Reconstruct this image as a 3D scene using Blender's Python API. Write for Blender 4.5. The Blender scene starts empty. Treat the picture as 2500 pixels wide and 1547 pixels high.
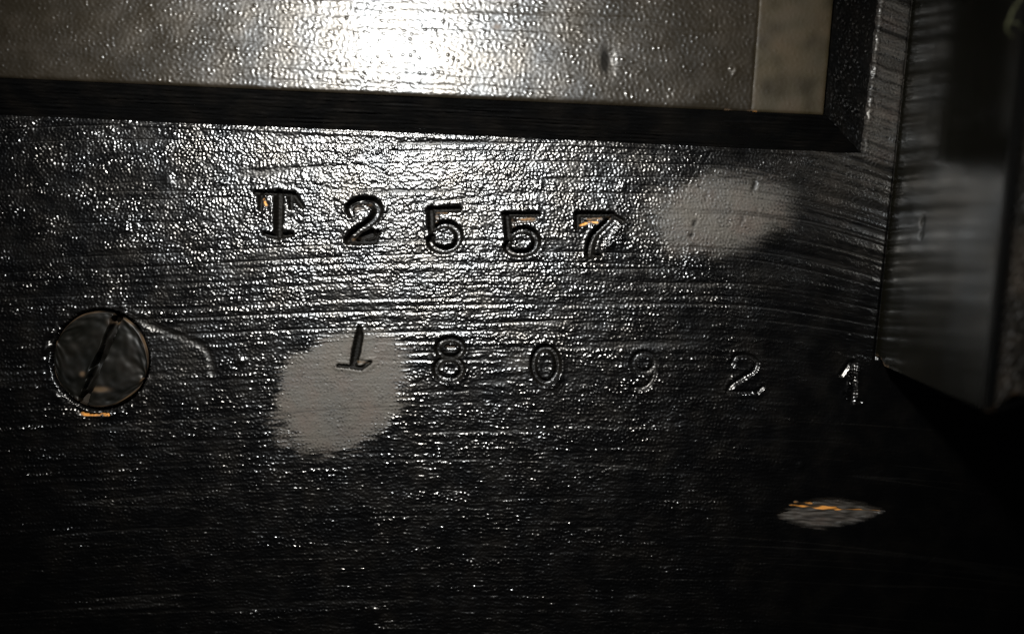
import bpy, math, random
import numpy as np
from mathutils import Vector

# ------------------------------------------------------------------ units
# plan coordinates are given in units of S metres (the picture is 2500 such
# units wide where it meets the face of the rail); x right, y down the rail,
# z out of the rail.  The rail lies face up, so z is world up.
S = 0.143 / 2500.0
CX, CY, D = 1250.0, 773.5, 1850.0          # point under the lens, lens height

def W(px, py, z=0.0):
    return ((px - CX) * S, -(py - CY) * S, z * S)

def plan(px, py, z):
    """picture position of something known to stand z above the rail -> plan position"""
    k = (D - z) / D
    return (CX + (px - CX) * k, CY + (py - CY) * k)

scene = bpy.context.scene
# ------------------------------------------------------------------ camera
cam_d = bpy.data.cameras.new("camera")
cam_d.sensor_fit = 'HORIZONTAL'
cam_d.sensor_width = 36.0
cam_d.lens = 36.0 * D / 2500.0
cam_d.clip_start = 0.005
cam_d.clip_end = 10.0
cam_d.dof.use_dof = True
cam_d.dof.focus_distance = (D - 2) * S
cam_d.dof.aperture_fstop = (cam_d.lens / 1000.0) / 0.0036   # about 3.6 mm opening
cam = bpy.data.objects.new("camera", cam_d)
scene.collection.objects.link(cam)
cam.location = W(CX, CY, D)
cam.rotation_euler = (0, 0, 0)
scene.camera = cam

# ------------------------------------------------------------------ world: a dark room
world = bpy.data.worlds.new("World")
scene.world = world
world.use_nodes = True
bg = world.node_tree.nodes["Background"]
bg.inputs[0].default_value = (0.9, 0.95, 1.0, 1)
bg.inputs[1].default_value = 0.006

# ------------------------------------------------------------------ the hand torch
LX, LY, LZ = 735.0, -420.0, 1850.0
lamp_d = bpy.data.lights.new("torch_beam", 'SPOT')
lamp_d.energy = 3.8
lamp_d.color = (1.0, 0.98, 0.95)
lamp_d.shadow_soft_size = 0.0055
lamp_d.spot_size = math.radians(80)
lamp_d.spot_blend = 1.0
lamp = bpy.data.objects.new("torch_beam", lamp_d)
scene.collection.objects.link(lamp)
lamp.location = W(LX, LY, LZ)
aim = Vector(W(1010, 330, 0)) - Vector(lamp.location)
lamp.rotation_euler = aim.to_track_quat('-Z', 'Y').to_euler()

scene.view_settings.view_transform = 'Standard'
scene.view_settings.look = 'None'
scene.view_settings.gamma = 1.0
scene.view_settings.exposure = 0.0
scene.view_settings.use_curve_mapping = False
scene.render.engine = 'CYCLES'
scene.cycles.max_bounces = 6
scene.cycles.sample_clamp_indirect = 4.0
scene.cycles.use_denoising = True
scene.cycles.blur_glossy = 0.2

# ------------------------------------------------------------------ helpers
rng = np.random.default_rng(2557)

def sstep(a, b, x):
    t = np.clip((x - a) / (b - a), 0, 1)
    return t * t * (3 - 2 * t)

def bandnoise(shape, sp, lx, ly, bw=0.45):
    """band-limited random relief, unit variance; lx, ly wavelengths in plan units"""
    ny, nx = shape
    fy = np.fft.fftfreq(ny, sp)[:, None] * ly
    fx = np.fft.rfftfreq(nx, sp)[None, :] * lx
    f = np.sqrt(fx * fx + fy * fy) + 1e-9
    env = np.exp(-(np.log(f) / bw) ** 2)
    spec = np.fft.rfft2(rng.standard_normal(shape)) * env
    n = np.fft.irfft2(spec, s=shape)
    return n / n.std()

def lownoise(shape, sp, lx, ly):
    ny, nx = shape
    fy = np.fft.fftfreq(ny, sp)[:, None] * ly
    fx = np.fft.rfftfreq(nx, sp)[None, :] * lx
    env = np.exp(-(fx * fx + fy * fy))
    n = np.fft.irfft2(np.fft.rfft2(rng.standard_normal(shape)) * env, s=shape)
    return n / n.std()

def slope_rms(h, sp):
    gy, gx = np.gradient(h, sp)
    return math.sqrt((gx * gx + gy * gy).mean())

def seg_dist(X, Y, pts):
    """distance to a polyline and the width interpolated along it; pts (x, y, w)"""
    best = np.full(X.shape, 1e9); wid = np.zeros(X.shape)
    for (x0, y0, w0), (x1, y1, w1) in zip(pts[:-1], pts[1:]):
        dx, dy = x1 - x0, y1 - y0
        t = np.clip(((X - x0) * dx + (Y - y0) * dy) / (dx * dx + dy * dy + 1e-9), 0, 1)
        d = np.hypot(X - x0 - t * dx, Y - y0 - t * dy)
        m = d < best
        best = np.where(m, d, best); wid = np.where(m, w0 + t * (w1 - w0), wid)
    return best, wid

def smooth_line(pts, n=5):
    """Catmull-Rom through points of any dimension"""
    p = [np.array(q, float) for q in pts]
    p = [2 * p[0] - p[1]] + p + [2 * p[-1] - p[-2]]
    out = []
    for i in range(1, len(p) - 2):
        for k in range(n):
            t = k / n
            out.append(0.5 * ((2 * p[i]) + (p[i + 1] - p[i - 1]) * t + (2 * p[i - 1] - 5 * p[i] + 4 * p[i + 1] - p[i + 2]) * t * t
                              + (3 * p[i] - p[i - 1] - 3 * p[i + 1] + p[i + 2]) * t ** 3))
    out.append(p[-2])
    return [tuple(q) for q in out]

def ring(cx, cy, rx, ry, w, a0=0, a1=360, n=20):
    return [(cx + rx * math.cos(math.radians(a)), cy + ry * math.sin(math.radians(a)), w)
            for a in np.linspace(a0, a1, n)]

def mesh_from(name, verts, faces, mat, parent=None, attrs=None, smooth=True):
    verts = np.asarray(verts, np.float32); faces = np.asarray(faces, np.int32)
    me = bpy.data.meshes.new(name)
    nf, k = faces.shape
    me.vertices.add(len(verts)); me.vertices.foreach_set('co', verts.ravel())
    me.loops.add(nf * k); me.loops.foreach_set('vertex_index', faces.ravel())
    me.polygons.add(nf)
    me.polygons.foreach_set('loop_start', np.arange(0, nf * k, k, dtype=np.int32))
    me.update(calc_edges=True)
    me.polygons.foreach_set('use_smooth', np.full(nf, smooth))
    for an, av in (attrs or {}).items():
        a = me.attributes.new(an, 'FLOAT', 'POINT')
        a.data.foreach_set('value', np.asarray(av, np.float32).ravel())
    me.materials.append(mat)
    me.validate()
    o = bpy.data.objects.new(name, me)
    scene.collection.objects.link(o)
    if parent: o.parent = parent
    return o

def sub_faces(name, verts, faces, keep, mat, parent, attrs):
    f = faces[keep]
    used, inv = np.unique(f, return_inverse=True)
    return mesh_from(name, verts[used], inv.reshape(f.shape), mat, parent,
                     {k: v[used] for k, v in attrs.items()})

def grid_faces(ny, nx):
    i = np.arange(ny * nx).reshape(ny, nx)
    # y grows downwards in plan, so this order faces +z
    return np.stack([i[:-1, :-1], i[1:, :-1], i[1:, 1:], i[:-1, 1:]], -1).reshape(-1, 4)

def to_world(px, py, z):
    return np.stack([(px - CX) * S, -(py - CY) * S, z * S], -1).reshape(-1, 3)

def empty(name, loc, label=None, cat=None, parent=None):
    o = bpy.data.objects.new(name, None)
    scene.collection.objects.link(o)
    o.empty_display_size = 0.01
    o.location = loc
    if parent: o.parent = parent
    if label: o['label'] = label
    if cat: o['category'] = cat
    return o

# ------------------------------------------------------------------ materials
def lacquer(name, base=(0.0005, 0.0005, 0.00055), rough=0.25, rvar=0.05, film_bounce_col=(0.028, 0.0255, 0.0215),
            bump_scale=3400.0, bump_d=0.00004, stretch=(1, 1, 1), spec=0.5, tint=(0.0011, 0.0009, 0.0007), attrs=True, dirt_shade_col=(0.0011, 0.0009, 0.0006)):
    m = bpy.data.materials.new(name); m.use_nodes = True
    nt = m.node_tree; N = nt.nodes; L = nt.links
    b = N['Principled BSDF']
    tc = N.new('ShaderNodeTexCoord'); mp = N.new('ShaderNodeMapping'); mp.inputs['Scale'].default_value = stretch
    L.new(tc.outputs['Object'], mp.inputs[0])
    n1 = N.new('ShaderNodeTexNoise'); n1.inputs['Scale'].default_value = 260; n1.inputs['Detail'].default_value = 5
    L.new(mp.outputs[0], n1.inputs[0])
    n2 = N.new('ShaderNodeTexNoise'); n2.inputs['Scale'].default_value = bump_scale; n2.inputs['Detail'].default_value = 3
    L.new(mp.outputs[0], n2.inputs[0])
    mix = N.new('ShaderNodeMix'); mix.data_type = 'RGBA'
    mix.inputs['A'].default_value = (*base, 1); mix.inputs['B'].default_value = (*tint, 1)
    r0 = N.new('ShaderNodeMapRange'); r0.inputs['From Min'].default_value = 0.45; r0.inputs['From Max'].default_value = 0.75
    L.new(n1.outputs[0], r0.inputs[0]); L.new(r0.outputs[0], mix.inputs['Factor'])
    rr = N.new('ShaderNodeMapRange'); rr.inputs['To Min'].default_value = rough - rvar; rr.inputs['To Max'].default_value = rough + rvar
    rr.inputs['From Min'].default_value = 0.3; rr.inputs['From Max'].default_value = 0.7
    L.new(n1.outputs[0], rr.inputs[0])
    col, rgh = mix.outputs['Result'], rr.outputs[0]
    b.inputs['Specular IOR Level'].default_value = spec
    if attrs:
        # dull film on the lacquer plus painted bounce by the post, and wood where the lacquer is gone
        af = N.new('ShaderNodeAttribute'); af.attribute_name = 'film_bounce'
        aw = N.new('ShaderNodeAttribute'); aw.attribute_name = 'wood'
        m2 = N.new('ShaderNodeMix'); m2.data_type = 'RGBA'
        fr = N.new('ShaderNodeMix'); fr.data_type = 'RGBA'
        fr.inputs['A'].default_value = (*film_bounce_col, 1); fr.inputs['B'].default_value = (film_bounce_col[0]*1.08, film_bounce_col[1]*0.93, film_bounce_col[2]*0.9, 1)
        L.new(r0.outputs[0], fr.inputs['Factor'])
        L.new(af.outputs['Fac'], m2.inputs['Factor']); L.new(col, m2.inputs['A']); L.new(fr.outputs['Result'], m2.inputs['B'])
        wr = N.new('ShaderNodeValToRGB')
        wr.color_ramp.elements[0].position = 0.0; wr.color_ramp.elements[0].color = (0.007, 0.0045, 0.0028, 1)
        wr.color_ramp.elements[1].position = 1.0; wr.color_ramp.elements[1].color = (0.30, 0.125, 0.022, 1)
        e = wr.color_ramp.elements.new(0.5); e.color = (0.034, 0.021, 0.010, 1)
        L.new(aw.outputs['Fac'], wr.inputs[0])
        wf = N.new('ShaderNodeMapRange'); wf.inputs['From Min'].default_value = 0.02; wf.inputs['From Max'].default_value = 0.3
        L.new(aw.outputs['Fac'], wf.inputs[0])
        m3 = N.new('ShaderNodeMix'); m3.data_type = 'RGBA'
        L.new(wf.outputs[0], m3.inputs['Factor']); L.new(m2.outputs['Result'], m3.inputs['A']); L.new(wr.outputs[0], m3.inputs['B'])
        col = m3.outputs['Result']
        mx = N.new('ShaderNodeMath'); mx.operation = 'MAXIMUM'
        L.new(af.outputs['Fac'], mx.inputs[0]); L.new(wf.outputs[0], mx.inputs[1])
        m4 = N.new('ShaderNodeMix'); m4.data_type = 'FLOAT'
        L.new(mx.outputs[0], m4.inputs['Factor']); L.new(rgh, m4.inputs['A']); m4.inputs['B'].default_value = 0.62
        rgh = m4.outputs['Result']
        m5 = N.new('ShaderNodeMix'); m5.data_type = 'FLOAT'
        L.new(mx.outputs[0], m5.inputs['Factor']); m5.inputs['A'].default_value = spec; m5.inputs['B'].default_value = 0.22
        ad = N.new('ShaderNodeAttribute'); ad.attribute_name = 'dirt_shade'  # grime in the marks, and shade painted into the panel dent
        m6 = N.new('ShaderNodeMix'); m6.data_type = 'FLOAT'
        L.new(ad.outputs['Fac'], m6.inputs['Factor']); L.new(m5.outputs['Result'], m6.inputs['A']); m6.inputs['B'].default_value = 0.06
        L.new(m6.outputs['Result'], b.inputs['Specular IOR Level'])
        m7 = N.new('ShaderNodeMix'); m7.data_type = 'FLOAT'
        L.new(ad.outputs['Fac'], m7.inputs['Factor']); L.new(rgh, m7.inputs['A']); m7.inputs['B'].default_value = 0.6
        rgh = m7.outputs['Result']
        m8 = N.new('ShaderNodeMix'); m8.data_type = 'RGBA'
        dm = N.new('ShaderNodeMath'); dm.operation = 'MULTIPLY_ADD'; dm.use_clamp = True
        L.new(wf.outputs[0], dm.inputs[0]); dm.inputs[1].default_value = -1.0; L.new(ad.outputs['Fac'], dm.inputs[2])
        L.new(dm.outputs[0], m8.inputs['Factor']); L.new(col, m8.inputs['A']); m8.inputs['B'].default_value = (*dirt_shade_col, 1)
        col = m8.outputs['Result']
    nc = N.new('ShaderNodeTexNoise'); nc.inputs['Scale'].default_value = 190; nc.inputs['Detail'].default_value = 6
    L.new(tc.outputs['Object'], nc.inputs[0])
    sr = N.new('ShaderNodeValToRGB')
    sr.color_ramp.elements[0].position = 0.36; sr.color_ramp.elements[0].color = (0.91, 0.96, 1.0, 1)
    sr.color_ramp.elements[1].position = 0.64; sr.color_ramp.elements[1].color = (1.0, 0.965, 0.90, 1)
    L.new(nc.outputs[0], sr.inputs[0]); L.new(sr.outputs[0], b.inputs['Specular Tint'])
    L.new(col, b.inputs['Base Color']); L.new(rgh, b.inputs['Roughness'])
    bp = N.new('ShaderNodeBump'); bp.inputs['Strength'].default_value = 1.0
    if attrs:
        ac = N.new('ShaderNodeAttribute'); ac.attribute_name = 'calm'
        cr = N.new('ShaderNodeMapRange'); cr.inputs['To Min'].default_value = 1.0; cr.inputs['To Max'].default_value = 0.2
        L.new(ac.outputs['Fac'], cr.inputs[0]); L.new(cr.outputs[0], bp.inputs['Strength'])
    bp.inputs['Distance'].default_value = bump_d
    L.new(n2.outputs[0], bp.inputs['Height']); L.new(bp.outputs[0], b.inputs['Normal'])
    return m

M_rail = lacquer('black_lacquer_on_grain')
M_panel = lacquer('dull_black_lacquer', base=(0.0046, 0.0036, 0.0022), rough=0.33, film_bounce_col=(0.0105, 0.0076, 0.0022), tint=(0.007, 0.0055, 0.0036), bump_d=0.000009, spec=0.25)
M_bevel = lacquer('bevel_lacquer', bump_d=0.00004, base=(0.001, 0.001, 0.001), rough=0.3, tint=(0.002, 0.0016, 0.0012))
M_block = lacquer('polished_lacquer', base=(0.0019, 0.0018, 0.0011), rough=0.2, rvar=0.02, bump_scale=1500, bump_d=0.000004, spec=0.38, dirt_shade_col=(0.0004, 0.0004, 0.0003),
                  stretch=(4, 0.12, 4), tint=(0.0026, 0.0023, 0.0013))
M_front = lacquer('weathered_lacquer', base=(0.008, 0.0068, 0.005), rough=0.5, spec=0.35, rvar=0.1, bump_scale=1500, bump_d=0.00006, tint=(0.07, 0.055, 0.04))
M_screw = lacquer('painted_steel', base=(0.0009, 0.0009, 0.0006), rough=0.45, bump_scale=1800, bump_d=0.000006, spec=0.13, tint=(0.0022, 0.0017, 0.0010))

def plain(name, col, rough):
    m = bpy.data.materials.new(name); m.use_nodes = True
    b = m.node_tree.nodes['Principled BSDF']; N = m.node_tree.nodes; L = m.node_tree.links
    n = N.new('ShaderNodeTexNoise'); n.inputs['Scale'].default_value = 900
    r = N.new('ShaderNodeMix'); r.data_type = 'RGBA'
    r.inputs['A'].default_value = (*[c * 0.6 for c in col], 1); r.inputs['B'].default_value = (*[c * 1.3 for c in col], 1)
    L.new(n.outputs[0], r.inputs['Factor']); L.new(r.outputs['Result'], b.inputs['Base Color'])
    b.inputs['Roughness'].default_value = rough
    return m
M_fibre = plain('olive_fibre', (0.10, 0.105, 0.05), 0.8)

# ------------------------------------------------------------------ the cabinet
cabinet = empty('wooden_cabinet', W(CX, 1900, -260),
                'black lacquered wooden cabinet with stamped figures, a raised panel and a corner post', 'cabinet')
def under(o, parent):
    o.parent = parent
    o.matrix_parent_inverse = parent.matrix_world.inverted()
    return o
bpy.context.view_layer.update()

# ---- geometry of the joints, in plan units
HP = 88.0                                            # panel stands 5 mm proud of the rail
def foot_y(x): return 283 + (377 - 283) / 2104.0 * x         # foot of the lower bevel
def foot_x(y): return 2146 - (2146 - 2104) / 377.0 * y       # foot of the right bevel
def joint_x(y): return 2230 - 86.0 / 817.0 * y               # rail meets post

# ------------------------------------------------------------------ rail relief
SP = 2.0
xf = np.arange(-170, 2680, SP); yf = np.arange(-170, 1720, SP)
shape = (len(yf), len(xf))
X, Y = np.meshgrid(xf, yf)

# the grain runs along the rail and sinks towards the post
def grain_shift(X, Y):
    r = np.clip(X - 1750, 0, None)
    fade = 1 - 0.75 * sstep(560, 1050, Y)
    g = (r / 430.0) ** 1.8 * 85 * fade
    g = g - 12 * np.exp(-((X - 1250) / 500.0) ** 2) + (X < 900) * 0.00003 * (900 - X) ** 2
    g = g + 6 * np.exp(-(((X - 420) / 260.0) ** 2 + ((Y - 800) / 160.0) ** 2))
    return g
sh = grain_shift(X, Y)
def warped(n):
    """take a relief laid out straight and bend it along the grain"""
    v = (Y - sh - yf[0]) / SP
    i0 = np.clip(np.floor(v).astype(int), 0, shape[0] - 2); t = np.clip(v - i0, 0, 1)
    c = np.arange(shape[1])[None, :].repeat(shape[0], 0)
    return n[i0, c] * (1 - t) + n[i0 + 1, c] * t

g1 = bandnoise(shape, SP, 2600, 56, 0.4)
g2 = bandnoise(shape, SP, 1500, 26, 0.4)
lines = -np.exp(-(g1 / 0.16) ** 2) * np.clip(0.9 + 0.5 * lownoise(shape, SP, 500, 60), 0.2, 1.8)
lines2 = -np.exp(-(g2 / 0.16) ** 2) * np.clip(0.45 + 0.5 * lownoise(shape, SP, 350, 60), 0, 1.5)
corr = bandnoise(shape, SP, 800, 34, 0.3)
streak = bandnoise(shape, SP, 46, 8.5, 0.45); stripe = bandnoise(shape, SP, 800, 17, 0.35)
lines, lines2, corr, streak, stripe = map(warped, (lines, lines2, corr, streak, stripe))

p1 = np.abs(bandnoise(shape, SP, 17, 15, 0.35)) ** 0.9
p2 = bandnoise(shape, SP, 8.5, 8, 0.35)
p3 = bandnoise(shape, SP, 40, 34, 0.4)
amp = np.clip(1 + 0.22 * lownoise(shape, SP, 160, 60), 0.4, 1.6)
low = sstep(560, 900, Y)
calm = sstep(1640, 2060, X)                              # brushed smoother towards the post
right = sstep(1780, 2120, X) * (1 - sstep(500, 740, Y))
peb = (p1 / slope_rms(p1, SP) * 0.20 + p2 / slope_rms(p2, SP) * 0.19 + p3 / slope_rms(p3, SP) * 0.035) * amp
peb = peb * np.clip(1 + (0.06 + 0.28 * low) * stripe, 0.25, 2.0) * (1 - 0.25 * low - 0.2 * sstep(900, 1400, Y)) * (1 - calm * (0.35 + 0.42 * sstep(380, 620, Y)))
stk = streak / slope_rms(streak, SP) * (0.05 + 0.05 * low) * (1 - 0.6 * calm)
H = peb + stk + stripe / slope_rms(stripe, SP) * (0.02 + 0.034 * sstep(440, 640, Y) - 0.028 * sstep(800, 1100, Y)) * (1 - 0.75 * calm) + (1.4 * lines + 0.5 * lines2 * sstep(380, 620, Y)) * (1 - 0.6 * calm * sstep(480, 700, Y)) * (1 - 0.85 * sstep(640, 980, Y))
H += corr / slope_rms(corr, SP) * (0.035 + 0.10 * right - 0.03 * low)
film_bounce = np.zeros(shape); wood = np.zeros(shape); dirt_shade = np.zeros(shape)
dirt_shade = np.maximum(dirt_shade, np.clip(-lines * 0.55 - 0.15, 0, 0.6))
dirt_shade = np.maximum(dirt_shade, right * np.clip(-1.3 * corr - 1.0, 0, 0.85))

# light bounced off the post, painted into the rail as a paler dull zone
post_bounce = sstep(1820, 2170, X + 0.2 * (420 - Y)) * (1 - sstep(330, 720, Y + 20 * p3))
post_bounce = post_bounce * (1 + 0.9 * sstep(0, 8, X - foot_x(Y)) * (1 - sstep(340, 420, Y)))
film_bounce = np.maximum(film_bounce, post_bounce * np.clip(0.26 + 0.07 * stripe + 0.06 * p2 + 0.05 * streak, 0, 0.5))
# rough lip of lacquer along the feet of the bevels
dR = X - foot_x(Y)
H += 2.6 * np.clip(1 + 0.5 * p3, 0.1, 2) * np.exp(-((dR - 7 - 2.5 * p1) / 5.0) ** 2) * (Y < 385)
dB = Y - foot_y(X)
H += 2.0 * np.exp(-((dB - 6) / 5.0) ** 2) * (X < 2110)
# the joint with the post is a narrow gutter
dJ = X - joint_x(Y)
H -= 6.0 * np.exp(-(dJ / 5.0) ** 2) * (Y < 880)

LAB = np.zeros((shape[0] - 1, shape[1] - 1), np.int16)
parts = []                                               # (name, label or None)
def cellmask(m):
    return m[:-1, :-1]
def add_part(name, mask, label=None):
    parts.append((name, label)); LAB[cellmask(mask)] = len(parts)

# dull patches
def patch(cx, cy, rx, ry, ang, hard, keep, top, label):
    a = math.radians(ang)
    u = (X - cx) * math.cos(a) + (Y - cy) * math.sin(a); v = -(X - cx) * math.sin(a) + (Y - cy) * math.cos(a)
    r = np.hypot(u / rx, v / ry)
    r = r + 0.05 * edge_n + 0.055 * edge_s + 0.03 * p2
    m = 1 - sstep(1 - hard, 1 + hard * 0.4, r)
    global H, film_bounce
    pore = np.clip(-edge_p - 1.9, 0, 1.0)
    H = H * (1 - (1 - keep) * m) - 1.6 * pore * m
    film_bounce = np.maximum(film_bounce, m * top * np.clip(0.95 - 0.4 * pore - 0.2 * np.clip(p2 + 0.6 * streak, 0, 3) + 0.06 * edge_n, 0, 1))
    add_part('dull_patch', m > 0.5, label)
edge_n = lownoise(shape, SP, 90, 90); edge_f = bandnoise(shape, SP, 46, 14, 0.6); edge_p = bandnoise(shape, SP, 18, 13, 0.6); edge_s = warped(bandnoise(shape, SP, 90, 11, 0.6))
patch(1752, 520, 200, 100, -6, 0.50, 0.55, 1.0, 'dull grey smudge on the lacquer after the stamped seven')
patch(832, 952, 184, 142, -36, 0.18, 0.28, 1.0, 'dull grey round patch under the first digit of the lower row')
for (x, y, rx_, ry_) in [(1726, 476, 5, 13), (1842, 452, 6, 15), (1850, 512, 5, 12), (1812, 540, 5, 12), (1696, 545, 5, 9), (1688, 574, 6, 6)]:
    k = np.exp(-((X - x + 0.3 * (Y - y)) / rx_) ** 2 - ((Y - y) / ry_) ** 2)
    k = k * np.clip(0.7 + 0.5 * edge_n, 0, 1); H -= 3 * k; dirt_shade = np.maximum(dirt_shade, np.clip(1.1 * k, 0, 0.8)); H += 1.0 * np.exp(-((X - x - 9) / 6.0) ** 2 - ((Y - y) / ry_) ** 2)
# fainter smear between the lower digits
m = np.exp(-((X - 1265) / 34.0) ** 2 - ((Y - 884) / 18.0) ** 2); film_bounce = np.maximum(film_bounce, 0.30 * m)

# ---- stamped characters
def stamp(name, label, strokes, depth, woods=(), lumps=(), lip=1.2, dirty=1.0, core=True):
    global H, wood, dirt_shade
    xs = [p[0] for s in strokes for p in s]; ys = [p[1] for s in strokes for p in s]
    x0, x1 = np.searchsorted(xf, [min(xs) - 40, max(xs) + 40]); y0, y1 = np.searchsorted(yf, [min(ys) - 40, max(ys) + 40])
    sl = (slice(y0, y1), slice(x0, x1)); Xs, Ys = X[sl], Y[sl]
    jit = 1.2 * p2[sl]
    dep = np.zeros(Xs.shape); out = np.full(Xs.shape, 99.0); inside = np.zeros(Xs.shape, bool); ds = np.zeros(Xs.shape)
    for s in strokes:
        d, w = seg_dist(Xs, Ys, s)
        w = w * 1.22
        d = np.clip(d + 0.4 * jit, 0, None)
        q = np.clip((w - d) / (0.62 * w), 0, 1)
        dep = np.maximum(dep, depth * q * np.clip(w / 9.0, 0.6, 1.2))
        dk = (1 - sstep(0.95, 1.15, d / w)) * dirty
        ds = np.maximum(ds, dk * (sstep(1.0, 3.0, d) if core and len(s) > 8 else 1.0))
        out = np.minimum(out, d - w); inside |= d < w
    H[sl] = H[sl] * np.where(inside, 0.45, 1) - dep + lip * np.exp(-((out - 4.5) / 4.0) ** 2) * (out > 0)
    dirt_shade[sl] = np.maximum(dirt_shade[sl], ds)
    for (s, val) in woods:
        d, w = seg_dist(Xs, Ys, s)
        n = np.clip(0.7 + 0.4 * edge_f[sl] + 0.15 * p2[sl], 0, 1.2)
        k = (1 - sstep(0.3, 1.15, d / w + 0.15 * edge_f[sl])) * val * n
        H[sl] = H[sl] - 3.0 * (1 - sstep(0.6, 1.1, d / w))
        wood[sl] = np.maximum(wood[sl], np.clip(k, 0, 1))
    for (lx, ly, r, hh) in lumps:
        H[sl] += hh * np.exp(-(((Xs - lx) ** 2 + (Ys - ly) ** 2) / r ** 2)) * np.clip(1 + 0.3 * p2[sl], 0.3, 2)
        dirt_shade[sl] *= 1 - np.exp(-(((Xs - lx) ** 2 + (Ys - ly) ** 2) / (1.3 * r) ** 2))
    full = np.zeros(shape, bool); full[sl] = inside
    parts.append((name, label)); LAB[cellmask(full)] = len(parts)

C = smooth_line
stamp('stamped_letter', 'serif capital T stamped into the rail',
      [[(622, 470, 5), (714, 474, 6)], [(636, 476, 8), (635, 510, 5)], [(681, 474, 11), (679, 574, 10)],
       [(708, 474, 7), (711, 508, 5)], [(716, 476, 8), (738, 505, 5)], [(646, 571, 5), (671, 577, 6), (710, 572, 6)]],
      15, woods=[([(641, 484, 7), (650, 500, 6)], 0.8)])
stamp('stamped_digit', 'first two of the upper stamped row',
      [C([(858, 523, 8), (852, 508, 9), (862, 496, 9), (884, 489, 9), (908, 493, 11), (921, 508, 12), (916, 528, 11), (901, 543, 10), (877, 559, 9), (859, 574, 9), (848, 587, 8)]),
       [(848, 588, 6), (880, 590, 7), (914, 588, 7), (923, 568, 6)], [(884, 578, 10), (906, 572, 12)]],
      15, woods=[([(868, 508, 14), (900, 500, 12)], 0.22), ([(857, 583, 7), (875, 582, 8)], 0.30)])
stamp('stamped_digit', 'narrow upper row five between the two and the other five',
      [[(1052, 512, 9), (1053, 558, 8)], [(1048, 512, 7), (1120, 510, 7)],
       C([(1057, 559, 7), (1077, 548, 8), (1100, 549, 9), (1117, 564, 10), (1119, 585, 9), (1107, 603, 8), (1082, 610, 8), (1060, 603, 9), (1050, 589, 9), (1055, 577, 6)])],
      15, woods=[([(1066, 522, 7), (1068, 550, 7)], 0.30), ([(1066, 520, 5), (1090, 519, 5)], 0.45)])
stamp('stamped_digit', 'upper row five with brown worn flag beside the seven',
      [[(1238, 526, 8), (1242, 577, 8)], [(1230, 523, 5), (1314, 523, 6)],
       C([(1244, 580, 6), (1258, 565, 8), (1280, 560, 8), (1301, 569, 9), (1310, 588, 10), (1303, 607, 9), (1280, 618, 8), (1252, 616, 8), (1238, 603, 9), (1243, 590, 7)])],
      15, woods=[([(1256, 537, 10), (1304, 535, 8)], 0.48), ([(1254, 545, 8), (1260, 556, 7)], 0.34)])
stamp('stamped_digit', 'upper row seven with a splinter of bare orange wood in its bar',
      [[(1411, 522, 6), (1411, 554, 6)], [(1410, 523, 7), (1496, 523, 6)],
       C([(1496, 529, 7), (1474, 550, 8), (1453, 571, 9), (1443, 596, 10), (1440, 622, 9)]), [(1432, 624, 5), (1464, 624, 5)], [(1500, 526, 5), (1522, 540, 5)]],
      15, woods=[([(1420, 538, 6), (1490, 531, 5)], 0.5), ([(1418, 549, 5), (1436, 544, 6), (1458, 543, 5)], 1.1)],
      lumps=[(1511, 557, 13, 5), (1503, 570, 9, 3), (1490, 594, 11, 5), (1516, 582, 8, 4), (1478, 604, 8, 3)])
stamp('stamped_digit', 'lower row one standing on the dull round patch',
      [[(877, 799, 4), (877, 818, 9), (870, 856, 10), (863, 888, 8)], [(826, 892, 4), (850, 894, 4), (882, 898, 5), (904, 884, 4)]],
      9, woods=[([(874, 882, 7), (898, 884, 5)], 0.34)])
stamp('stamped_digit', 'lower row eight after the one', [ring(1099, 850, 30, 23, 7.5), ring(1096, 900, 32, 26, 7.5)], 9.5, dirty=1.0, lip=1.4,
      woods=[([(1090, 846, 5), (1108, 846, 4)], 0.3)], lumps=[(1092, 932, 12, 3)])
stamp('stamped_digit', 'lower row zero', [ring(1332, 890, 30, 43, 8)], 9.5, dirty=1.0, lip=1.4, lumps=[(1365, 926, 9, 4), (1350, 940, 10, 3)])
stamp('stamped_digit', 'lower row nine', [ring(1572, 884, 26, 23, 7.5), C([(1599, 884, 6), (1594, 920, 6), (1575, 944, 6), (1545, 946, 6)])], 7.5, dirty=0.6, lip=0.6,
      lumps=[(1585, 957, 12, 3), (1569, 919, 8, 2.5)])
stamp('stamped_digit', 'lower row two', [C([(1786, 888, 7), (1797, 870, 6), (1824, 867, 6), (1846, 882, 6), (1840, 904, 6), (1814, 921, 6), (1790, 936, 6), (1776, 954, 5)]),
       [(1776, 956, 5), (1802, 957, 5), (1850, 956, 5), (1862, 944, 4)]], 7, dirty=0.2, lip=0.6, lumps=[(1842, 908, 9, 2.5), (1790, 924, 8, 2.5), (1842, 958, 9, 2.5)])
stamp('stamped_digit', 'last one of the lower row beside the post',
      [[(2084, 887, 8), (2082, 977, 8)], [(2074, 886, 5), (2054, 915, 5)], [(2064, 961, 4), (2082, 978, 5), (2100, 980, 4)]], 6, dirty=0.15, lip=0.6,
      lumps=[(2086, 903, 10, 3), (2080, 922, 9, 3), (2078, 941, 11, 3), (2070, 962, 9, 3), (2087, 980, 9, 2)])

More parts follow.
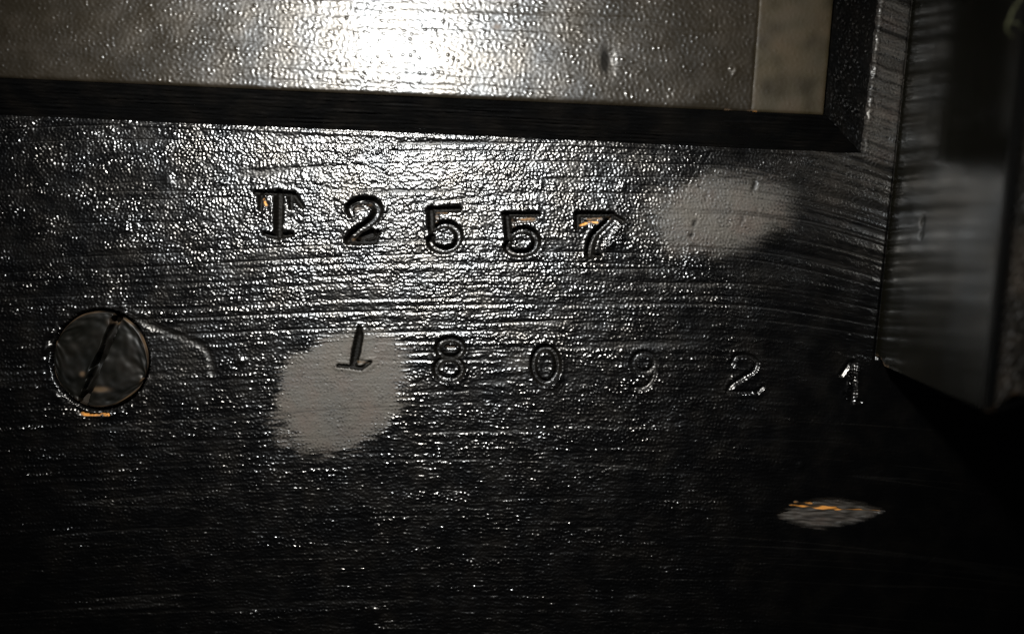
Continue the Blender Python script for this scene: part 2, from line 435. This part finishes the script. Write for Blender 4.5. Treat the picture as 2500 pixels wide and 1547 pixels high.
# ---- gouge with a streak of bare wood, low on the rail
dg, _ = seg_dist(X, Y, [(1894, 1256, 1), (2163, 1247, 1)])
ug = np.clip((X - 1894) / 269.0, 0, 1)
top = 1256 - 9 * ug - 45 * np.clip(np.sin(np.pi * ug), 0, 1) ** 0.75 * (1 - 0.2 * ug)
bot = 1256 - 9 * ug + 44 * np.clip(np.sin(np.pi * ug), 0, 1) ** 0.7 * (1 - 0.3 * ug)
eg = 1.6 * edge_s + 0.4 * p2
gm = ((X > 1894) & (X < 2163) & (Y > top + eg) & (Y < bot + eg))
gs = np.clip(np.minimum(Y - top - eg, bot + eg - Y) / 13, 0, 1) * gm
sl_y = (Y - top) / np.maximum(bot - top, 1)
H = H * (1 - 0.75 * gs) - gs * (1.0 + 7.0 * (1 - np.abs(sl_y - 0.32) * 1.1).clip(0, 1)) + gs * 0.8 * streak
film_bounce = np.maximum(film_bounce, gs * (0.72 + 0.2 * edge_s).clip(0.15, 1.0))
dw, ww = seg_dist(X, Y, [(1928, 1232, 2.5), (1975, 1237, 4), (2020, 1241, 7), (2044, 1242, 6), (2052, 1244, 2.2), (2100, 1245, 2.2), (2150, 1247, 1.5)])
wood = np.maximum(wood, (1 - sstep(0.4, 1.1, dw / (ww + 0.8 * edge_f).clip(1))) * np.clip(0.95 - 0.004 * np.clip(X - 2045, 0, 130), 0.3, 1))
dw, ww = seg_dist(X, Y, [(1940, 1224, 3), (1968, 1228, 5), (1984, 1231, 3)])
wood = np.maximum(wood, 0.7 * (1 - sstep(0.3, 1.1, dw / (ww + 1.6 * edge_f).clip(1))))
wood = wood * np.clip(0.85 + 0.3 * edge_f, 0.35, 1.1)
add_part('gouge', gm, 'leaf shaped gouge with a streak of bare orange wood')

# ---- seat of the screw, the crescent pressed beside it, the splintered chip below it
SX, SY, SR = 245.0, 877.0, 116.0
rs = np.hypot(X - SX, (Y - SY) / 1.02)
H = np.where(rs < SR + 6, H * 0.3, H)
H -= 26 * (1 - sstep(SR + 1, SR + 8 + 2 * p2.clip(-1.5, 1.5), rs))
ang = np.arctan2(Y - SY, X - SX)
rough_rim = np.exp(-((rs - SR - 17) / 9.0) ** 2) * (0.5 + 0.9 * (np.cos(ang - math.radians(140)) > 0.1))
H += rough_rim * (1.0 + 1.3 * p3 + 0.8 * edge_n)
dirt_shade = np.maximum(dirt_shade, np.clip(0.6 + 0.4 * np.cos(ang + 0.6) + 0.3 * edge_n, 0, 0.9) * np.exp(-((rs - SR - 4) / 7.0) ** 2))
arc = C([(330, 762, 1), (367, 779, 1), (423, 803, 1), (490, 828, 1), (520, 857, 1), (527, 900, 1)])
da, _ = seg_dist(X, Y, arc); di, _ = seg_dist(X, Y, [(x - 9, y + 9, w) for x, y, w in arc])
H += 0.7 * np.clip(0.5 + 0.9 * p3, 0, 2) * np.exp(-(da / 3.5) ** 2) - 3.2 * np.exp(-(di / 8.0) ** 2)
dirt_shade = np.maximum(dirt_shade, 0.85 * np.exp(-(di / 9.0) ** 2))
inner = (1 - sstep(0.5, 1.0, np.hypot((X - 400) / 120.0, (Y - 870) / 85.0))) * (rs > SR + 8)
H = H * (1 - 0.2 * inner) - 1.5 * inner
dirt_shade = np.maximum(dirt_shade, 0.3 * inner)
cw, _ = seg_dist(X, Y, [(192, 1009, 1), (268, 1011, 1)])
cm = cw < 4.6 + 1.3 * edge_f.clip(-2, 2) - 3.0 * np.abs((X - 230) / 42.0) ** 3
H = np.where(cm, H * 0.3 - 2.5, H); wood = np.where(cm, np.clip(0.8 + 0.2 * edge_f + 0.1 * p2, 0.35, 1.0), wood)
add_part('wood_chip_scar', cm, 'thin bare orange wood scar under the screw')
for (x, y, r, hh) in [(455, 1382, 12, 3.5), (918, 1492, 12, 5), (1520, 455, 10, 3), (590, 880, 10, 3), (1955, 1135, 10, 3), (410, 440, 13, 3.5)]:
    H += hh * np.exp(-((X - x) ** 2 + (Y - y) ** 2) / r ** 2)
# hairline scratches in the lacquer
for a, b in [((1690, 455), (1735, 370)), ((1670, 470), (1700, 410)), ((1500, 700), (1620, 690)), ((2250, 1385), (2290, 1350)), ((610, 1010), (640, 1004))]:
    d, _ = seg_dist(X, Y, [(a[0], a[1], 1), (b[0], b[1], 1)]); H -= 0.6 * np.exp(-(d / 2.2) ** 2)

# ---- tensor grid with wide cells added outside the picture
gx = np.array([-1500, -900, -520, -320, -220.0]); gx2 = np.array([2740, 2860, 3100, 3600, 4200.0])
gy = np.array([-1200, -700, -420, -280, -210.0]); gy2 = np.array([1770, 1860, 2050, 2400, 2900.0])
def pad(a, mode):
    return np.pad(a, ((len(gy), len(gy2)), (len(gx), len(gx2))), mode=mode)
xa = np.concatenate([gx, xf, gx2]); ya = np.concatenate([gy, yf, gy2])
XA, YA = np.meshgrid(xa, ya)
DA = pad(dirt_shade, 'constant'); HA = pad(H, 'constant'); FA = pad(film_bounce, 'constant'); WA = pad(wood, 'constant')
LA = np.pad(LAB, ((len(gy), len(gy2)), (len(gx), len(gx2))), mode='constant').ravel()
verts = to_world(XA, YA, HA)
faces = grid_faces(len(ya), len(xa))
fcx = XA[:-1, :-1].ravel(); fcy = YA[:-1, :-1].ravel()
hidden = (fcx < foot_x(fcy) - 26) & (fcy < foot_y(fcx) - 26)            # lies under the panel
hidden |= (np.hypot(fcx - SX, fcy - SY) < SR - 30)
hidden |= (fcx > joint_x(fcy) + 30) & (fcy < 820)                       # lies under the post
at = {'film_bounce': FA.ravel(), 'wood': WA.ravel(), 'dirt_shade': DA.ravel(), 'calm': pad(calm, 'edge').ravel()}
rail = empty('rail', (0, 0, 0)); under(rail, cabinet)
rail['label'] = 'pebbled black lacquered rail stamped with two rows of figures'
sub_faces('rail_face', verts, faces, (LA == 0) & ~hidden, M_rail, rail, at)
for i, (nm, lb) in enumerate(parts):
    k = (LA == i + 1) & ~hidden
    if k.any():
        o = sub_faces(nm, verts, faces, k, M_rail, rail, at)
        if lb: o['label'] = lb
# body of the rail below its face
def box(name, x0, x1, y0, y1, z0, z1, mat, parent):
    v = [W(x, y, z) for z in (z0, z1) for y in (y0, y1) for x in (x0, x1)]
    f = [(0, 1, 3, 2), (4, 6, 7, 5), (0, 4, 5, 1), (2, 3, 7, 6), (0, 2, 6, 4), (1, 5, 7, 3)]
    return mesh_from(name, v, f, mat, parent, smooth=False)
box('rail_body', -1500, 4200, -1200, 2900, -260, -40, M_bevel, rail)

# ------------------------------------------------------------------ raised panel
panel = empty('raised_panel', (0, 0, 0)); under(panel, cabinet)
panel['label'] = 'raised bevelled panel with dull hazy black lacquer'
# edges as seen, brought down to the height of the panel face
def pe_y(x): return 188.5 + (279 - 188.5) / 2013.0 * x
def pe_x(y): return 2037.5 - (2037.5 - 2013) / 279.0 * y
PS = 2.8
px_ = np.arange(-420, 2013.01, PS); n_y = int(640 / PS)
U = px_[None, :].repeat(n_y, 0)
T = np.linspace(0, 1, n_y)[:, None]
yb = pe_y(U); yt = np.full_like(U, -360.0)
PYv = yt + (yb - yt) * T
PXv = U + (pe_x(PYv) - 2013.0) * sstep(1000, 2013, U)
QX, QY = plan(PXv, PYv, HP)
psh = U.shape
q1 = np.abs(bandnoise(psh, PS, 22, 22, 0.35)); q2 = bandnoise(psh, PS, 13, 12, 0.35); qg = bandnoise(psh, PS, 1400, 30, 0.4); qf = bandnoise(psh, PS, 260, 10, 0.5)
strip_x = 1854 - 20 * PYv / 280.0
on_strip = sstep(-4, 4, PXv - strip_x)
hz = (q1 / slope_rms(q1, PS) * 0.045 + q2 / slope_rms(q2, PS) * 0.055) * (1 - 0.72 * on_strip)
hz += (qg / slope_rms(qg, PS) * 0.042 + qf / slope_rms(qf, PS) * 0.03) * (1 - 0.6 * on_strip)
hz -= 1.3 * np.exp(-((PXv - strip_x) / 3.5) ** 2) + 1.0 * on_strip
ed = np.minimum(yb - PYv, pe_x(PYv) - PXv)
hz -= 4.0 * np.exp(-ed / 3.0)                                              # softened arris
dent = np.hypot((PXv - 1488) / 17.0, (PYv - 148) / 34.0); hz -= 3 * np.exp(-dent ** 2); hz += 1.1 * np.clip(q2 - 1.5, 0, 2) * (1 - 0.8 * on_strip)
hz += 3 * np.exp(-((PXv - 1795) ** 2 + (PYv - 172) ** 2) / 120.0)
pn = lownoise(psh, PS, 60, 60)
pw = 0.30 * np.exp(-((PXv - 1214) / 14.0) ** 2 - ((PYv - 66) / 9.0) ** 2)
pw = np.maximum(pw, on_strip * np.clip(0.03 + 0.05 * pn, 0, 0.12))
orange = np.exp(-(ed / 3.0) ** 2) * (PXv > 1770) * (PXv < 1850) * np.clip(0.6 + 0.4 * pn, 0, 1)
pw = np.maximum(pw, 0.9 * orange)
pf = np.clip(on_strip * (0.75 + 0.2 * pn), 0, 1)
pv = to_world(QX, QY, HP + hz); pfaces = grid_faces(*psh)
dent_shade = np.clip(1.6 * np.exp(-((PXv - 1476) / 11.0) ** 2 - ((PYv - 150) / 32.0) ** 2), 0, 1)  # shade painted on the left wall of the dent, facing away from the torch
pat = {'film_bounce': pf.ravel(), 'wood': pw.ravel(), 'dirt_shade': dent_shade.ravel()}
strip_cell = (on_strip[:-1, :-1] > 0.5).ravel()
sub_faces('panel_face', pv, pfaces, ~strip_cell, M_panel, panel, pat)
st = sub_faces('edge_strip', pv, pfaces, strip_cell, M_panel, panel, pat)
st['label'] = 'brownish smooth strip along the right edge of the panel'

def slope_face(name, a0, a1, b0, b1, lx, ly, amp_, label, streaky=0.0, wear=0.0, nv=44, sp=4.0):
    """bevel between the panel arris a0-a1 (plan, top) and its foot b0-b1 (plan, rail level)"""
    a0, a1, b0, b1 = [np.array(v, float) for v in (a0, a1, b0, b1)]
    nu = int(np.linalg.norm(b1 - b0) / sp)
    s = np.linspace(0, 1, nu)[None, :, None]; t = np.linspace(0, 1, nv)[:, None, None]
    A = a0 + (a1 - a0) * s; B = b0 + (b1 - b0) * s
    P = A + (B - A) * t
    e1 = a1 - a0; e2 = (b0 + b1 - a0 - a1) / 2
    nrm = np.cross(e1, e2); nrm = nrm / np.linalg.norm(nrm)
    if nrm[2] < 0: nrm = -nrm
    shp = (nv, nu)
    r = np.abs(bandnoise(shp, sp, lx, ly, 0.4)); r2 = bandnoise(shp, sp, 300, 14, 0.5); r3 = lownoise(shp, sp, 90, 40)
    hh = r / slope_rms(r, sp) * amp_ + r2 / slope_rms(r2, sp) * streaky
    hh = hh * np.minimum(1, np.minimum(t[..., 0], 1 - t[..., 0]) * 8)
    P = P + nrm * hh[..., None]
    wd = np.clip((r3 - 1.2) * wear, 0, 0.3)
    sf = np.ones(shp)
    f = grid_faces(nv, nu)
    v = to_world(P[..., 0], P[..., 1], P[..., 2])
    tri = v[f[0]]
    if np.cross(tri[1] - tri[0], tri[2] - tri[0])[2] < 0: f = f[:, ::-1]
    o = mesh_from(name, v, f, M_bevel, panel, {'film_bounce': np.zeros(nu * nv), 'wood': (wd * sf).ravel()})
    if label: o['label'] = label
def P3(px, py, z):
    x, y = plan(px, py, z); return (x, y, z)
corner_top = P3(2013, 279, HP - 4); corner_foot = (2104, 377, -2)
slope_face('bevel', P3(-420, pe_y(-420), HP - 4), corner_top, (-460, foot_y(-460), -2), corner_foot, 60, 12, 0.05,
           'long dark lower bevel of the panel', streaky=0.08, wear=0.0)
slope_face('bevel', P3(pe_x(-360), -360, HP - 4), corner_top, (foot_x(-400), -400, -2), corner_foot, 24, 20, 0.34,
           'pebbled short bevel facing the post', wear=0.03, nv=56, sp=3.0)

# ------------------------------------------------------------------ corner post
post = empty('corner_post', (0, 0, 0)); under(post, cabinet)
post['label'] = 'polished black post standing proud of the rail, its lower end cut off'
HB = 448.0
prof = [(868, -4), (868.5, 10), (871, 20), (878, 34), (890, 48), (947, HB - 10), (949, HB)]    # lower end, (y, z)
ys_end = np.interp; pz = np.array([p[1] for p in prof], float); py = np.array([p[0] for p in prof], float)
nz, nl = 150, 260
zz = np.concatenate([np.linspace(-4, 60, 40), np.linspace(62, HB - 14, nz - 60), np.linspace(HB - 12, HB, 20)])
ye = np.interp(zz, pz, py)
tl = np.linspace(0, 1, nl)[None, :]
YY = -420 + (ye[:, None] + 420) * tl
ZZ = zz[:, None].repeat(nl, 1)
XX = joint_x(YY)
shp = XX.shape
wv = bandnoise(shp, 4.0, 1200, 140, 0.5) * 0.25
rnd = 6 - np.sqrt(np.clip(36 - np.clip(ZZ - (HB - 6), 0, 6) ** 2, 0, None))         # rounded front arris
XX = XX + wv * np.minimum(1, (HB - ZZ) / 30) + rnd
nick = np.exp(-((YY - 560) / 9) ** 2 - ((ZZ - 150) / 7) ** 2) + np.exp(-((YY - 590) / 6) ** 2 - ((ZZ - 150) / 6) ** 2)
XX = XX + 3 * nick
pv = to_world(XX, YY, ZZ)
ff = grid_faces(*shp)
tri = pv[ff[0]]
if np.cross(tri[1] - tri[0], tri[2] - tri[0])[0] > 0: ff = ff[:, ::-1]
edge_w = np.exp(-((ye[:, None] - YY) / 5.0) ** 2) * ((ZZ < 70) | (ZZ > HB - 16)) * np.clip(0.5 + 0.5 * bandnoise(shp, 3, 40, 40), 0, 1)
side = mesh_from('post_side', pv, ff, M_block, post, {'film_bounce': np.zeros(pv.shape[0]), 'wood': 0.4 * edge_w.ravel(), 'dirt_shade': sstep(HB - 30, HB - 6, ZZ).ravel()})
side['label'] = 'glossy side of the post mirroring the rail'
# front face of the post
fx = np.linspace(0, 1, 150)[None, :]; fy = np.linspace(0, 1, 420)[:, None]
low_y = 949 - 20 * np.minimum(fx * 700 / 68.0, 1.6) + 0 * fy
FY = -420 + (low_y + 420) * fy
FX = joint_x(-420 + (949 + 420) * fy) + 10 + 700 * fx ** 1.6
shp = FX.shape
fr = bandnoise(shp, 4, 26, 22, 0.6); fw = lownoise(shp, 4, 60, 60)
pv = to_world(FX, FY, HB + 1.5 * fr - 1.0)
chip = np.exp(-((low_y - FY) / 9.0) ** 2) * (fw > 0.5) * np.clip(0.7 + 0.3 * fr, 0, 1)
fo = mesh_from('post_front', pv, grid_faces(*shp), M_front, post,
               {'film_bounce': np.clip(0.25 + 0.2 * fr, 0, 0.6).ravel(), 'wood': np.maximum(np.clip(0.06 * fr, 0, 0.12), 0.6 * chip).ravel(), 'dirt_shade': (1 - sstep(0.0, 0.14, fx) + 0 * fy).ravel()})
fo['label'] = 'rough speckled front face of the post'
# cut lower end of the post
ex = np.linspace(0, 1, 40)[None, :]
EX = joint_x(ye)[:, None] + 10 * (zz[:, None] > HB - 5) + 705 * ex ** 1.6
EY = ye[:, None] - (20 * np.minimum(ex ** 1.6 * 700 / 68.0, 1.6)) * sstep(0, HB, zz)[:, None]
pv = to_world(EX, EY, zz[:, None] + 0 * ex)
ff = grid_faces(*EX.shape); tri = pv[ff[0]]
if np.cross(tri[1] - tri[0], tri[2] - tri[0])[1] > 0: ff = ff[:, ::-1]
mesh_from('post_end', pv, ff, M_bevel, post, {'film_bounce': np.zeros(len(pv)), 'wood': np.zeros(len(pv))})

# ------------------------------------------------------------------ the screw
screw = empty('slotted_screw', W(SX, SY, -60), 'slotted flat head screw painted black, sunk in the rail beside the crescent dent', 'screw')
bpy.context.view_layer.update()
ax = math.atan2(776 - 970, 283 - 202)                          # along the slot
HW = 11.5
us = np.unique(np.concatenate([np.linspace(-SR, -HW - 3, 34), np.linspace(-HW - 3, -HW + 2, 6), np.linspace(-HW + 2, HW - 2, 10),
                               np.linspace(HW - 2, HW + 3, 6), np.linspace(HW + 3, SR, 34)]))
vt = np.sin(np.linspace(-1, 1, 90) * math.pi / 2)
UU = us[:, None].repeat(90, 1); VV = np.sqrt(np.clip(SR ** 2 - UU ** 2, 0, None)) * vt[None, :]
rr = np.hypot(UU, VV) / SR
sn = bandnoise(UU.shape, 2.5, 24, 24, 0.5); sl2 = lownoise(UU.shape, 2.5, 40, 40)
zh = 1.5 + 2.0 * (1 - rr ** 2) - 7 * np.clip((rr - 0.955) / 0.045, 0, 1) ** 2 + 0.4 * sn + 0.9 * sl2
slot = 1 - sstep(HW - 2.5, HW + 1.2, np.abs(UU - 0.7 * sl2.clip(-1.5, 1.5)) + 1.2 * sn.clip(-1, 1))
paint = np.clip(0.8 + 0.9 * sl2, 0, 2)
zh = zh - slot * (28 - 6.0 * paint)
zh += 3.2 * np.exp(-((UU + HW + 4) / 4.0) ** 2 - ((VV + 30) / 18.0) ** 2) + 2.4 * np.exp(-((UU - HW - 3) / 5.0) ** 2 - ((VV - 2) / 8.0) ** 2)
ca, sa = math.cos(ax), math.sin(ax)
HX = SX + VV * ca - UU * sa; HY = SY + (VV * sa + UU * ca) * 1.02
wd = np.clip(0.30 * np.exp(-((rr - 0.985) / 0.03) ** 2) * (0.7 + 0.5 * sl2), 0, 0.4)
wd = np.maximum(wd, 0.5 * np.exp(-((HX - 246) / 22) ** 2 - ((HY - 950) / 7) ** 2))
wd = np.maximum(wd, 0.45 * np.exp(-((HX - 203) / 7) ** 2 - ((HY - 912) / 7) ** 2))
wd = np.maximum(wd, 0.3 * np.exp(-((HX - 280) / 16) ** 2 - ((HY - 785) / 10) ** 2))
fl = np.clip(0.02 + 0.05 * sl2, 0, 0.15) * (1 - slot)
pv = to_world(HX, HY, zh)
ff = grid_faces(*HX.shape); mid = len(ff) // 2; tri = pv[ff[mid]]
if np.cross(tri[1] - tri[0], tri[2] - tri[0])[2] < 0: ff = ff[:, ::-1]
slot_cell = (slot[:-1, :-1] > 0.5).ravel()
sat = {'film_bounce': fl.ravel(), 'wood': wd.ravel(), 'dirt_shade': np.clip(slot * 0.95 + 0.35 * sl2 + 0.1 * sn, 0, 1).ravel()}  # slot made darker and duller than the head
under(sub_faces('screw_head', pv, ff, ~slot_cell, M_screw, None, sat), screw)
o = under(sub_faces('slot', pv, ff, slot_cell, M_screw, None, sat), screw)
# countersunk body below the head
a = np.linspace(0, 2 * math.pi, 49)[:-1]
rv = [(SX + r * math.cos(t), SY + 1.02 * r * math.sin(t), z) for r, z in ((SR, -5.4), (SR - 4, -16), (40, -55), (38, -200)) for t in a]
rv = to_world(*[np.array([p[i] for p in rv]) for i in range(3)])
i = np.arange(4 * 48).reshape(4, 48); j = np.roll(i, -1, 1)
ff = np.stack([i[:-1], j[:-1], j[1:], i[1:]], -1).reshape(-1, 4)
under(mesh_from('shank', rv, ff, M_screw, None, {'film_bounce': np.zeros(192), 'wood': np.full(192, 0.1)}), screw)

# ------------------------------------------------------------------ lint caught on the arris of the post
def fibre(name, label, pts, r):
    pts = smooth_line(pts, 8)
    ringn = 6; vs = []; fs = []
    rnd_ = random.Random(len(pts))
    for k, p in enumerate(pts):
        p0 = Vector(pts[max(k - 1, 0)]); p1 = Vector(pts[min(k + 1, len(pts) - 1)]); t = (p1 - p0).normalized()
        n = t.cross(Vector((0, 0, 1))).normalized(); b = t.cross(n)
        q = Vector(p) + n * rnd_.uniform(-1, 1)
        rk = r * (0.7 + 0.5 * rnd_.random())
        for m_ in range(ringn):
            an = 2 * math.pi * m_ / ringn
            c = q + n * math.cos(an) * rk + b * math.sin(an) * rk
            vs.append(W(*c))
    for k in range(len(pts) - 1):
        for m_ in range(ringn):
            fs.append((k * ringn + m_, k * ringn + (m_ + 1) % ringn, (k + 1) * ringn + (m_ + 1) % ringn, (k + 1) * ringn + m_))
    o = mesh_from(name, vs, fs, M_fibre)
    o['label'] = label; o['category'] = 'lint'
    return o
def F(px, py_, z): 
    x, y = plan(px, py_, z); return (x, y, z)
fibre('lint_fibre', 'olive thread of lint forked on the top arris of the post',
      [F(2470, 92, 440), F(2458, 70, 452), F(2466, 45, 462), F(2476, 22, 464), F(2490, 2, 458), F(2500, -20, 455), F(2520, -60, 453)], 2.2)
fibre('lint_fibre', 'short pale hooked lint strand on the front of the post',
      [F(2461, 62, 452), F(2474, 56, 460), F(2486, 58, 462), F(2494, 68, 456), F(2506, 74, 451)], 1.4)
